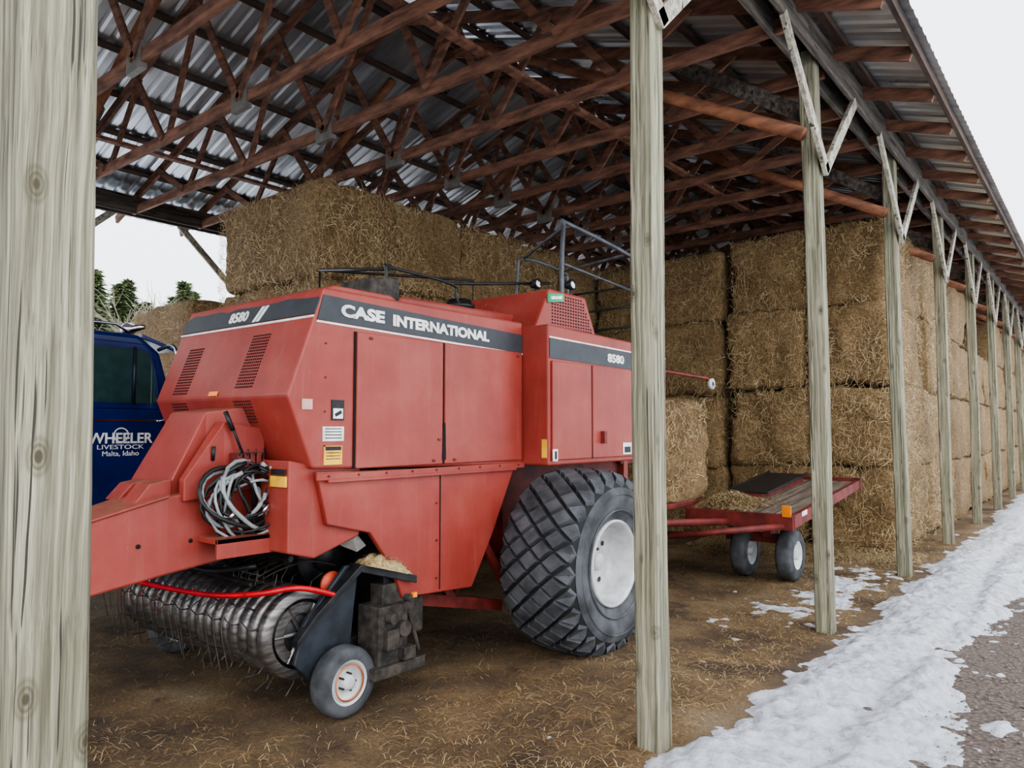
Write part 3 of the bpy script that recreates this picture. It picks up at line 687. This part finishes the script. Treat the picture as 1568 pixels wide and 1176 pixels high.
for i in range(20):
    x=RX0+.05+i*(1.6/19); w=random.uniform(-.02,.02)
    a.rod(smoothpts([(x,2.32,.70),(x+w,2.22,.62),(x+w*2,2.26,.36+random.uniform(-.06,.06))],3),.0035,4)
    a.rod(smoothpts([(x+.03,2.5,.79),(x+.03+w,2.42,.84),(x+.02,2.7,.90),(x,2.95,.84)],3),.0045,4)
a.obj('windguard_tines',TINE,B)
rod('windguard_bar',smoothpts([(-3.64,2.82,.70),(-3.68,2.58,.78),(-3.85,2.42,.75),(-4.2,2.33,.71),(-4.8,2.29,.69),(-5.35,2.30,.68),(-5.6,2.45,.66)],6),.017,RED2,B)
a=Acc(); a.rod([(-5.5,2.4,.84),(-3.9,2.4,.80)],.012); a.rod([(-5.55,2.6,.95),(-3.8,2.6,.93)],.02); a.obj('pickup_crossbar',BLACK,B)
for i in range(4):
    x=-5.35+.18*i; rod('red_wire',smoothpts([(x,2.32,.7),(x+.05,2.26,.62),(x+.12,2.25,.56),(x+.2,2.30,.67)],4),.0035,DKRED,B,5)
a=Acc(); a.lathe([(-5.0,.001),(-5.0,.12),(-3.90,.12),(-3.90,.001)],(0,3.0,.90),24)
for i in range(7):
    x=-4.95+i*.155; a.lathe([(x,.13),(x,.22),(x+.02,.23),(x+.05,.23),(x+.05,.13)],(0,3.0,.90),28)
a.obj('feeder_rotor',BLACK,B,True)
prism('feeder_back',[(3.2,.35),(3.36,.35),(3.36,1.45),(3.1,1.45)],-5.04,-3.62,BLACK,B)
prism('feed_floor',[(2.80,.30),(3.3,.34),(3.3,.40),(2.80,.36)],-5.45,-3.78,RUST,B)
for x in (-5.05,-4.75,-4.45): rod('drive_shaft',[(x,2.6,.95),(x+.1,2.95,1.05)],.03,BLACK,B)
rod('pto_hose',smoothpts([(-4.9,2.4,.98),(-4.6,2.3,.90),(-4.3,2.35,.84),(-4.0,2.5,.88)],5),.018,BLACK,B)
for xa,xb in ((-3.72,-3.69),(-5.53,-5.50)):
    prism('pickup_side_plate',[(2.56,.34),(2.62,.56),(2.92,.86),(3.02,.84),(2.99,.62),(2.96,.36),(2.88,.22),(2.66,.24)],xa,xb,SLATE,B,.006)
taper('side_arm_sheet',[(2.56,-3.72,-3.66,.44,.48),(2.68,-3.72,-3.64,.58,.62),(2.97,-3.72,-3.60,.82,.87),(3.34,-3.72,-3.50,.71,.76)],BLACK,.004)
a=Acc(); a.box((-3.72,3.04,.24),(-3.52,3.28,.60)); a.box((-3.70,3.12,.55),(-3.58,3.34,.72)); a.box((-3.52,3.08,.34),(-3.48,3.18,.46)); a.box((-3.52,3.2,.26),(-3.46,3.30,.34)); a.box((-3.70,2.98,.18),(-3.48,3.40,.25))
a.rod([(-3.52,3.12,.53),(-3.46,3.12,.53)],.035,12); a.rod([(-3.52,3.22,.45),(-3.47,3.22,.45)],.05,14); a.rod([(-3.5,3.24,.64),(-3.44,3.24,.64)],.025,12)
a.rod([(-3.60,3.30,.70),(-3.50,3.36,.28)],.015,8)
a.obj('side_gear_case',RUST,B,bevel=.006)
patch('side_amber_marker',(-3.44,3.26,.66),(0,1,0),(0,0,1),.03,.03,ORG,B,.01)
lathe('red_disc',[(-.01,.001),(-.01,.08),(.01,.08),(.01,.001)],(-3.78,2.88,.74),plain('orange_red_disc',(185,72,50),.5),B,n=24)
CHAFF=noisemat('tan_chaff',(130,108,74),(190,168,126),(60,60,60),6,.9,0,.5)
vs=[];fs=[]; NG=16
for i in range(NG):
    for j in range(NG):
        u=-1+2*i/(NG-1); v=-1+2*j/(NG-1); h=max(0,1-u*u)*max(0,1-v*v)
        y=3.16+.17*v; z=.87-(y-2.97)*.297-.004+.09*h**.6*(1+.15*math.sin(9*u+5*v))
        vs.append((-3.615+.098*u,y,z))
for i in range(NG-1):
    for j in range(NG-1): fs.append((i*NG+j,(i+1)*NG+j,(i+1)*NG+j+1,i*NG+j+1))
mkobj('chaff_heap',vs,fs,CHAFF,B,smooth=True)
n=900; py=rng.uniform(2.99,3.32,n); pz=1-((py-3.16)/.17)**2; P=np.stack([rng.uniform(-3.69,-3.54,n),py,.875-(py-2.97)*.297+np.clip(pz,0,1)*rng.uniform(.02,.09,n)],1); strands('chaff_straws',P,rand_dirs(n,(0,0,1),.3),rng.uniform(.015,.05,n),rng.uniform(.002,.004,n),np.tile([0,0,1.],(n,1)),B)
# straw dropped on the hood tops
n=700; py=rng.uniform(2.7,6.3,n); pxx=rng.uniform(-5.0,-3.65,n); pz=np.where(py<3.25,2.575,np.where(py<4.5,2.645,2.51)); P=np.stack([pxx,py,pz],1)
strands('straw_on_hood',P,rand_dirs(n,(0,0,1),.4),rng.uniform(.03,.10,n),rng.uniform(.002,.004,n),np.tile([0,0,1.],(n,1)),B)
a=Acc(); base=[(-3.66,2.80,1.02),(-3.62,2.94,1.06),(-3.60,3.00,.98),(-3.6,2.93,.95),(-3.64,2.85,.99),(-3.60,2.90,1.02)]
a.add(base,[(0,1,5),(1,2,5),(2,3,5),(3,4,5),(4,0,5)]); a.obj('torn_guard',PLATE,B,recalc=False)
def small_wheel(c,R,w,parent,rim=RIM,hub=ORG,side=1,rr=.58):
    s=side
    prof=[(-w/2,rr*R),(-w/2,R*.86),(-w*.42,R*.96),(-w*.25,R),(w*.25,R),(w*.42,R*.96),(w/2,R*.86),(w/2,rr*R)]
    lathe('tire',prof,c,TIRE,parent,40)
    lathe('rim',[(-w/2*.9,rr*R),(w/2*.9,rr*R*1.02),(w/2*.95,rr*R*.96),(w*.3,rr*R*.85),(w*.1,rr*R*.5),(w*.1,rr*R*.35),(w*.45,rr*R*.33),(w*.5,rr*R*.2),(w*.5,.001)] if s>0 else [(w/2*.9,rr*R),(-w/2*.9,rr*R),(-w*.1,rr*R*.5),(-w*.4,rr*R*.3),(-w*.4,.001)],c,rim,parent,32)
small_wheel((-3.60,2.84,.205),.205,.13,B,rr=.64)
a=Acc(); a.lathe([(.05,.098),(.060,.108),(.064,.098)],(-3.60,2.84,.205),28); a.obj('gauge_rim_rust_ring',plain('rust_orange',(180,110,76),.6),B,True)
a=Acc()
for k in range(5):
    t=k*1.2566; a.rod([(-3.59,2.84+.05*math.cos(t),.205+.05*math.sin(t)),(-3.545,2.84+.05*math.cos(t),.205+.05*math.sin(t))],.006,6)
a.obj('gauge_bolts',RUST,B)
small_wheel((-5.62,2.84,.205),.205,.13,B)
rod('gauge_arm',[(-3.70,2.84,.205),(-3.70,3.08,.36)],.022,BLACK,B); rod('gauge_arm',[(-5.58,2.84,.205),(-5.54,3.0,.4)],.022,BLACK,B)
rod('gauge_axle',[(-3.74,2.84,.205),(-3.56,2.84,.205)],.02,BLACK,B)
def big_wheel(c,s):
    R=.650; w=.66; nn=72
    half=[(0,R),(.15,R-.004),(.24,R-.018),(.29,R-.05),(.325,R-.12),(.33,R-.19),(.30,R-.27),(.26,R-.33)]
    prof=[(-x,r) for x,r in reversed(half)]+half[1:]
    lathe('main_tire',prof,c,TIRED,B,nn)
    def crown(x):
        ax=abs(x)
        for (x0,r0),(x1,r1) in zip(half,half[1:]):
            if ax<=x1: return r0+(r1-r0)*(ax-x0)/(x1-x0)
        return half[-1][1]
    a=Acc(); NB=26; cols=7; dx=.098; dth=2*math.pi/NB
    for ci in range(cols):
        xc=(ci-(cols-1)/2)*dx
        for k in range(NB):
            th=(k+.5*(ci%2))*dth
            hu=dth*.445; hx=dx*.88
            pts=[(0,-1),(1,0),(0,1),(-1,0)]
            vs=[]
            for lay,(hh,sc) in enumerate(((-.005,1.0),(.036,.84))):
                for (pu,pv) in pts:
                    x=xc+pv*hx*sc; x=max(-.315,min(.315,x)); t=th+pu*hu*sc; r=crown(x)+hh*(1 if abs(x)<.3 else .55)
                    vs.append((c[0]+x,c[1]+r*math.cos(t),c[2]+r*math.sin(t)))
            a.add(vs,[(4,5,6,7)]+[(i,(i+1)%4,(i+1)%4+4,i+4) for i in range(4)])
    a.obj('tire_tread_blocks',TIRE,B)
    lathe('tire_sidewall',[(s*.316,R-.095),(s*.334,R-.13),(s*.338,R-.19),(s*.308,R-.27),(s*.27,R-.345)],c,TIRE,B,nn)
    a=Acc(); a.lathe([(s*.335,R-.14),(s*.345,R-.145),(s*.335,R-.15)],c,nn); a.lathe([(s*.318,R-.255),(s*.33,R-.262),(s*.312,R-.27)],c,nn); a.obj('sidewall_ridge',TIRE,B,True)
    lathe('main_rim',[(s*.25,.315),(s*.29,.317),(s*.30,.304),(s*.27,.292),(s*.20,.28),(s*.12,.265),(s*.07,.22),(s*.08,.15),(s*.065,.12),(s*.065,.001)],c,RIM,B,48)
    lathe('main_hub',[(s*.065,.07),(s*.15,.065),(s*.165,.05),(s*.17,.001)],c,RIM,B,24)
    a=Acc()
    for k in range(8):
        t=k*math.pi/4; yy_,zz_=c[1]+.105*math.cos(t),c[2]+.105*math.sin(t); a.rod([(c[0]+s*.06,yy_,zz_),(c[0]+s*.10,yy_,zz_)],.012,6)
    a.obj('wheel_nuts',STEEL,B)
    a=Acc()
    for k in range(4):
        t=k*math.pi/2+.6; a.lathe([(s*.078,.001),(s*.084,.02)],(c[0],c[1]+.19*math.cos(t),c[2]+.19*math.sin(t)),14)
    a.obj('rim_holes',RUST,B)
big_wheel((-3.15,4.72,.715),1); big_wheel((-5.50,4.72,.685),-1)
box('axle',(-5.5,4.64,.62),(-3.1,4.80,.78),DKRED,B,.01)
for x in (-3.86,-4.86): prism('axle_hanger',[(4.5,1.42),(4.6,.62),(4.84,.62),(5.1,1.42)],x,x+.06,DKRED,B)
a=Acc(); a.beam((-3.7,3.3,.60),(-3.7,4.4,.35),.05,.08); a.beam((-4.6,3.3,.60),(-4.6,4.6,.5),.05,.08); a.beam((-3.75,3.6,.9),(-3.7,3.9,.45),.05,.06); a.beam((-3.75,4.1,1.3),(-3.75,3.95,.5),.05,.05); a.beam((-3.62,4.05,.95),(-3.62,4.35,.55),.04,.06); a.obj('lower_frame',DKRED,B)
box('red_side_jack',(-3.72,3.36,.36),(-3.6,3.50,.60),RUST,B,.02)
stack('hay_bale',-4.86,7.15,1,1,1,.98,1.4,1.15,.872,seed=31,dens=900)

# ---------------------------------------------------------------- flat trailer
T=empty('flatbed_trailer')
def tz(y): return .74+(y-7.9)*.085
prism('deck',[(7.9,tz(7.9)),(10.45,tz(10.45)),(10.45,tz(10.45)+.05),(7.9,tz(7.9)+.05)],-3.75,-2.65,PLANK,T)
for k in range(1,6):
    x=-3.75+k*.183; prism('plank_gap',[(7.9,tz(7.9)+.049),(10.45,tz(10.45)+.049),(10.45,tz(10.45)+.052),(7.9,tz(7.9)+.052)],x-.005,x+.005,VOID,T,0)
for x in (-3.78,-2.62): prism('side_rail',[(7.85,tz(7.85)-.08),(10.5,tz(10.5)-.04),(10.5,tz(10.5)+.07),(7.85,tz(7.85)+.06)],x-.03,x+.03,DKRED,T)
box('front_rail',(-3.81,7.82,.64),(-2.6,7.90,.80),DKRED,T); box('rear_rail',(-3.81,10.42,.9),(-2.58,10.5,1.05),DKRED,T)
for y in (8.5,9.2,9.8): box('cross_member',(-3.75,y,tz(y)-.08),(-2.64,y+.05,tz(y)),DKRED,T)
box('axle_beam',(-3.6,8.45,.40),(-2.8,8.53,.50),DKRED,T); box('axle_leg',(-3.15,8.42,.45),(-3.05,8.56,.72),DKRED,T)
for x in (-2.86,-3.38): small_wheel((x,8.49,.285),.285,.18,T,rr=.56)
rod('trailer_tongue',[(-3.3,7.85,.68),(-3.75,6.9,.72),(-3.8,6.6,.72)],.04,DKRED,T)
rod('frame_tube',[(-3.7,7.2,.56),(-2.7,7.85,.68)],.035,DKRED,T)
for x0 in (-3.70,-3.20):
    prism('dark_tray',[(8.7,tz(8.7)+.14),(8.74,tz(8.7)+.12),(10.2,tz(10.2)+.14),(10.2,tz(10.2)+.18)],x0-.02,x0+.02,BLACK,T)
prism('dark_tray_floor',[(8.7,tz(8.7)+.12),(10.2,tz(10.2)+.14),(10.2,tz(10.2)+.16),(8.7,tz(8.7)+.14)],-3.7,-3.2,BLACK,T)
prism('tray_support',[(8.7,tz(8.7)+.05),(10.2,tz(10.2)+.05),(10.2,tz(10.2)+.13),(8.7,tz(8.7)+.12)],-3.66,-3.24,DKRED,T)
patch('reflector',(-2.66,7.815,.84),(1,0,0),(0,0,1),.09,.12,ORG,T,.008); patch('tape',(-2.585,8.15,.80),(0,1,.08),(0,0,1),.16,.05,WHITE,T)
n=4200; pxx=rng.normal(-3.45,.18,n); pyy=rng.normal(8.3,.28,n); hh=np.exp(-((pxx+3.5)/.22)**2-((pyy-8.3)/.35)**2)
pxx=np.clip(pxx,-3.74,-2.7); pyy=np.clip(pyy,7.92,9.0)
P=np.stack([pxx,pyy,.80+(pyy-7.9)*.085+rng.uniform(0,.14,n)*hh],1); strands('straw_on_deck',P,rand_dirs(n,(0,0,1),.3),rng.uniform(.05,.16,n),rng.uniform(.003,.006,n),np.tile([0,0,1.],(n,1)),T)

# ---------------------------------------------------------------- truck
K=empty('livestock_truck')
TX=-6.2; TF=-8.2
prism('cab',[(1.55,.75),(1.55,2.46),(1.7,2.50),(2.75,2.48),(2.93,2.34),(3.06,1.90),(3.06,.75)],TF,TX,BLUE,K,.04)
prism('hood',[(3.05,1.80),(4.75,1.64),(4.85,1.5),(4.85,.75),(3.05,.75)],TF+.35,TX-.35,BLUE,K,.05)
box('grille',(TF+.5,4.84,.8),(TX-.5,4.88,1.5),CHROME,K); box('bumper',(TF,4.86,.45),(TX,4.98,.75),CHROME,K,.03)
box('door_skin',(TX,1.92,.80),(TX+.025,2.97,1.86),BLUE,K,.012)
prism('door_window_frame',[(1.92,1.86),(1.92,2.42),(2.78,2.40),(2.86,2.32),(2.95,1.86)],TX,TX+.02,BLUE,K,.008)
prism('door_window',[(1.99,1.91),(1.99,2.36),(2.69,2.355),(2.69,1.91)],TX+.018,TX+.024,GLASS,K,0)
prism('vent_window',[(2.725,1.91),(2.725,2.35),(2.80,2.34),(2.84,2.28),(2.90,1.91)],TX+.018,TX+.024,GLASS,K,0)
rod('window_divider',[(TX+.026,2.708,1.90),(TX+.026,2.708,2.37)],.011,BLACK,K)
prism('windshield',[(2.945,2.30),(2.965,2.30),(3.08,1.94),(3.06,1.94)],TF+.15,TX-.15,GLASS,K,0)
box('sleeper',(TF,.0,.8),(TX,1.5,2.46),BLUE,K,.05); box('door_trim',(TX+.02,1.92,1.76),(TX+.03,2.97,1.775),CHROME,K,0)
box('door_groove',(TX+.018,1.90,.8),(TX+.022,1.915,2.4),VOID,K,0)
box('door_groove',(TX+.002,2.98,.8),(TX+.022,2.992,1.85),VOID,K,0)
text('door_sign','WHEELER',(TX+.027,2.62,1.625),(0,1,0),(0,0,1),.50,.085,WHITE,K,.02)
text('door_sign_line','LIVESTOCK',(TX+.027,2.62,1.555),(0,1,0),(0,0,1),.36,.035,WHITE,K,.0)
text('door_sign_town','Malta, Idaho',(TX+.027,2.62,1.50),(0,1,0),(0,0,1),.28,.045,WHITE,K,.0)
lathe('door_emblem',[(.026,.050),(.030,.055),(.026,.06)],(TX,2.62,1.65),WHITE,K,n=24)
rod('mirror_bracket',smoothpts([(TX+.02,2.90,2.36),(TX+.2,2.94,2.38),(TX+.24,2.96,2.2),(TX+.24,2.96,1.9),(TX+.2,2.94,1.80),(TX+.02,2.92,1.76)],5),.016,CHROME,K)
box('mirror',(TX+.16,2.96,1.92),(TX+.30,3.0,2.22),CHROME,K,.01)
box('handle',(TX+.02,2.0,1.66),(TX+.05,2.16,1.69),CHROME,K)
rod('roof_marker_rail',[(TX-.1,1.6,2.56),(TX-.1,2.6,2.56),(TX-.1,2.72,2.49)],.012,CHROME,K); lathe('air_horn',[(0,.001),(0,.06),(.03,.06),(.14,.03),(.3,.02),(.3,.001)],(TX-.35,2.8,2.55),CHROME,K,n=20)
prism('sun_visor',[(2.78,2.49),(3.06,2.39),(3.06,2.36),(2.78,2.45)],TF+.1,TX-.02,BLUE,K)
for s,x in ((1,TX-.08),(-1,TF+.08)):
    prism('fender',[(3.12,.7),(3.2,1.15),(3.5,1.42),(4.3,1.42),(4.6,1.2),(4.7,.75),(4.5,.75),(4.38,1.05),(4.2,1.15),(3.6,1.15),(3.4,1.0),(3.35,.7)],x-.25,x+.06,BLUE,K,.02)
    small_wheel((x-.1 if s>0 else x+.1,3.88,.5),.5,.26,K,rr=.55)
    small_wheel((x-.15 if s>0 else x+.15,-1.2,.5),.5,.5,K,rr=.55)
box('step_tank',(TX-.4,1.9,.45),(TX-.02,3.0,.78),BLACK,K,.06)
box('chassis_rail',(-7.6,-2.2,.55),(-6.8,4.8,.75),BLACK,K)

# ---------------------------------------------------------------- background trees
CON=noisemat('spruce_green',(82,100,70),(138,148,104),(3,3,3),4,.9)
TAN=noisemat('bare_twig_tan',(104,100,86),(140,134,116),(3,3,3),4,.9)
BARK=noisemat('bark_brown',(70,58,48),(105,90,76),(5,5,5),4,.9)
def conifer(x,y,h,r):
    a=Acc(); a.rod([(x,y,0),(x,y,h*.95)],.16,6,.03); tr=a.obj('spruce_tree',BARK)
    a=Acc()
    for i in range(2600):
        t=random.random()**.8; z=h*(.08+.92*t); rr=r*(1-t)**.85*random.uniform(.3,1.05)+.05; th=random.uniform(0,6.28)
        c=Vector((x+rr*math.cos(th),y+rr*math.sin(th),z)); d=Vector((math.cos(th),math.sin(th),random.uniform(-.5,.3)))*random.uniform(.2,.4); s=Vector((-math.sin(th),math.cos(th),random.uniform(-.4,.4)))*.11
        a.add([c-s,c+s,c+d,c-d*.6],[(0,1,2),(1,0,3)])
    a.obj('foliage',CON,tr,recalc=False)
for i in range(17):
    y=10.6+i*.55; conifer(-34+random.uniform(-1.5,1.0),y,random.uniform(7.2,8.6),random.uniform(1.2,1.7))
def bare(x,y,h):
    a=Acc()
    def br(p,d,l,r,lv):
        q=p+d*l; a.rod([p,p+d*l*.5+Vector((random.uniform(-1,1),random.uniform(-1,1),0))*l*.05,q],r,4,r*.6)
        if lv==0: return
        for i in range(4 if lv>1 else 7):
            nd=(d+Vector((random.gauss(0,.45),random.gauss(0,.45),random.gauss(.05,.3)))).normalized(); br(p+d*l*random.uniform(.5,1),nd,l*random.uniform(.55,.8),r*.5,lv-1)
    br(Vector((x,y,0)),Vector((0,0,1)),h*.33,.16,4); a.obj('bare_cottonwood_tree',TAN,recalc=False)
bare(-29.5,13.4,10.5); bare(-29.5,14.6,10.5)

# ---------------------------------------------------------------- world, light, camera
w=bpy.data.worlds.new('overcast_sky'); S.world=w; w.use_nodes=True; nt=w.node_tree; bg=nt.nodes['Background']
tc=nt.nodes.new('ShaderNodeTexCoord'); sp=nt.nodes.new('ShaderNodeSeparateXYZ'); nt.links.new(tc.outputs['Generated'],sp.inputs[0])
r=ramp(nt,[(0.0,(.84,.87,.92,1)),(.5,(.90,.94,1.0,1)),(1,(.86,.91,1.0,1))]); nt.links.new(sp.outputs[2],r.inputs[0]); nt.links.new(r.outputs[0],bg.inputs[0]); bg.inputs[1].default_value=3.0
L=bpy.data.lights.new('overcast_sun','SUN'); L.energy=2.2; L.angle=math.radians(80); L.color=(1,.98,.95)
lo=bpy.data.objects.new('overcast_sun',L); COL.objects.link(lo)
d=Vector((-.72,.60,-.55)); lo.rotation_euler=d.to_track_quat('-Z','Y').to_euler(); lo.location=(6,-4,8)
cam=bpy.data.cameras.new('camera'); cam.sensor_width=36; cam.lens=1150/1600*36; cam.clip_end=500
co=bpy.data.objects.new('camera',cam); COL.objects.link(co); co.location=(0,0,1.7); co.rotation_euler=(math.radians(90+3.48),0,math.radians(39.1))
S.camera=co
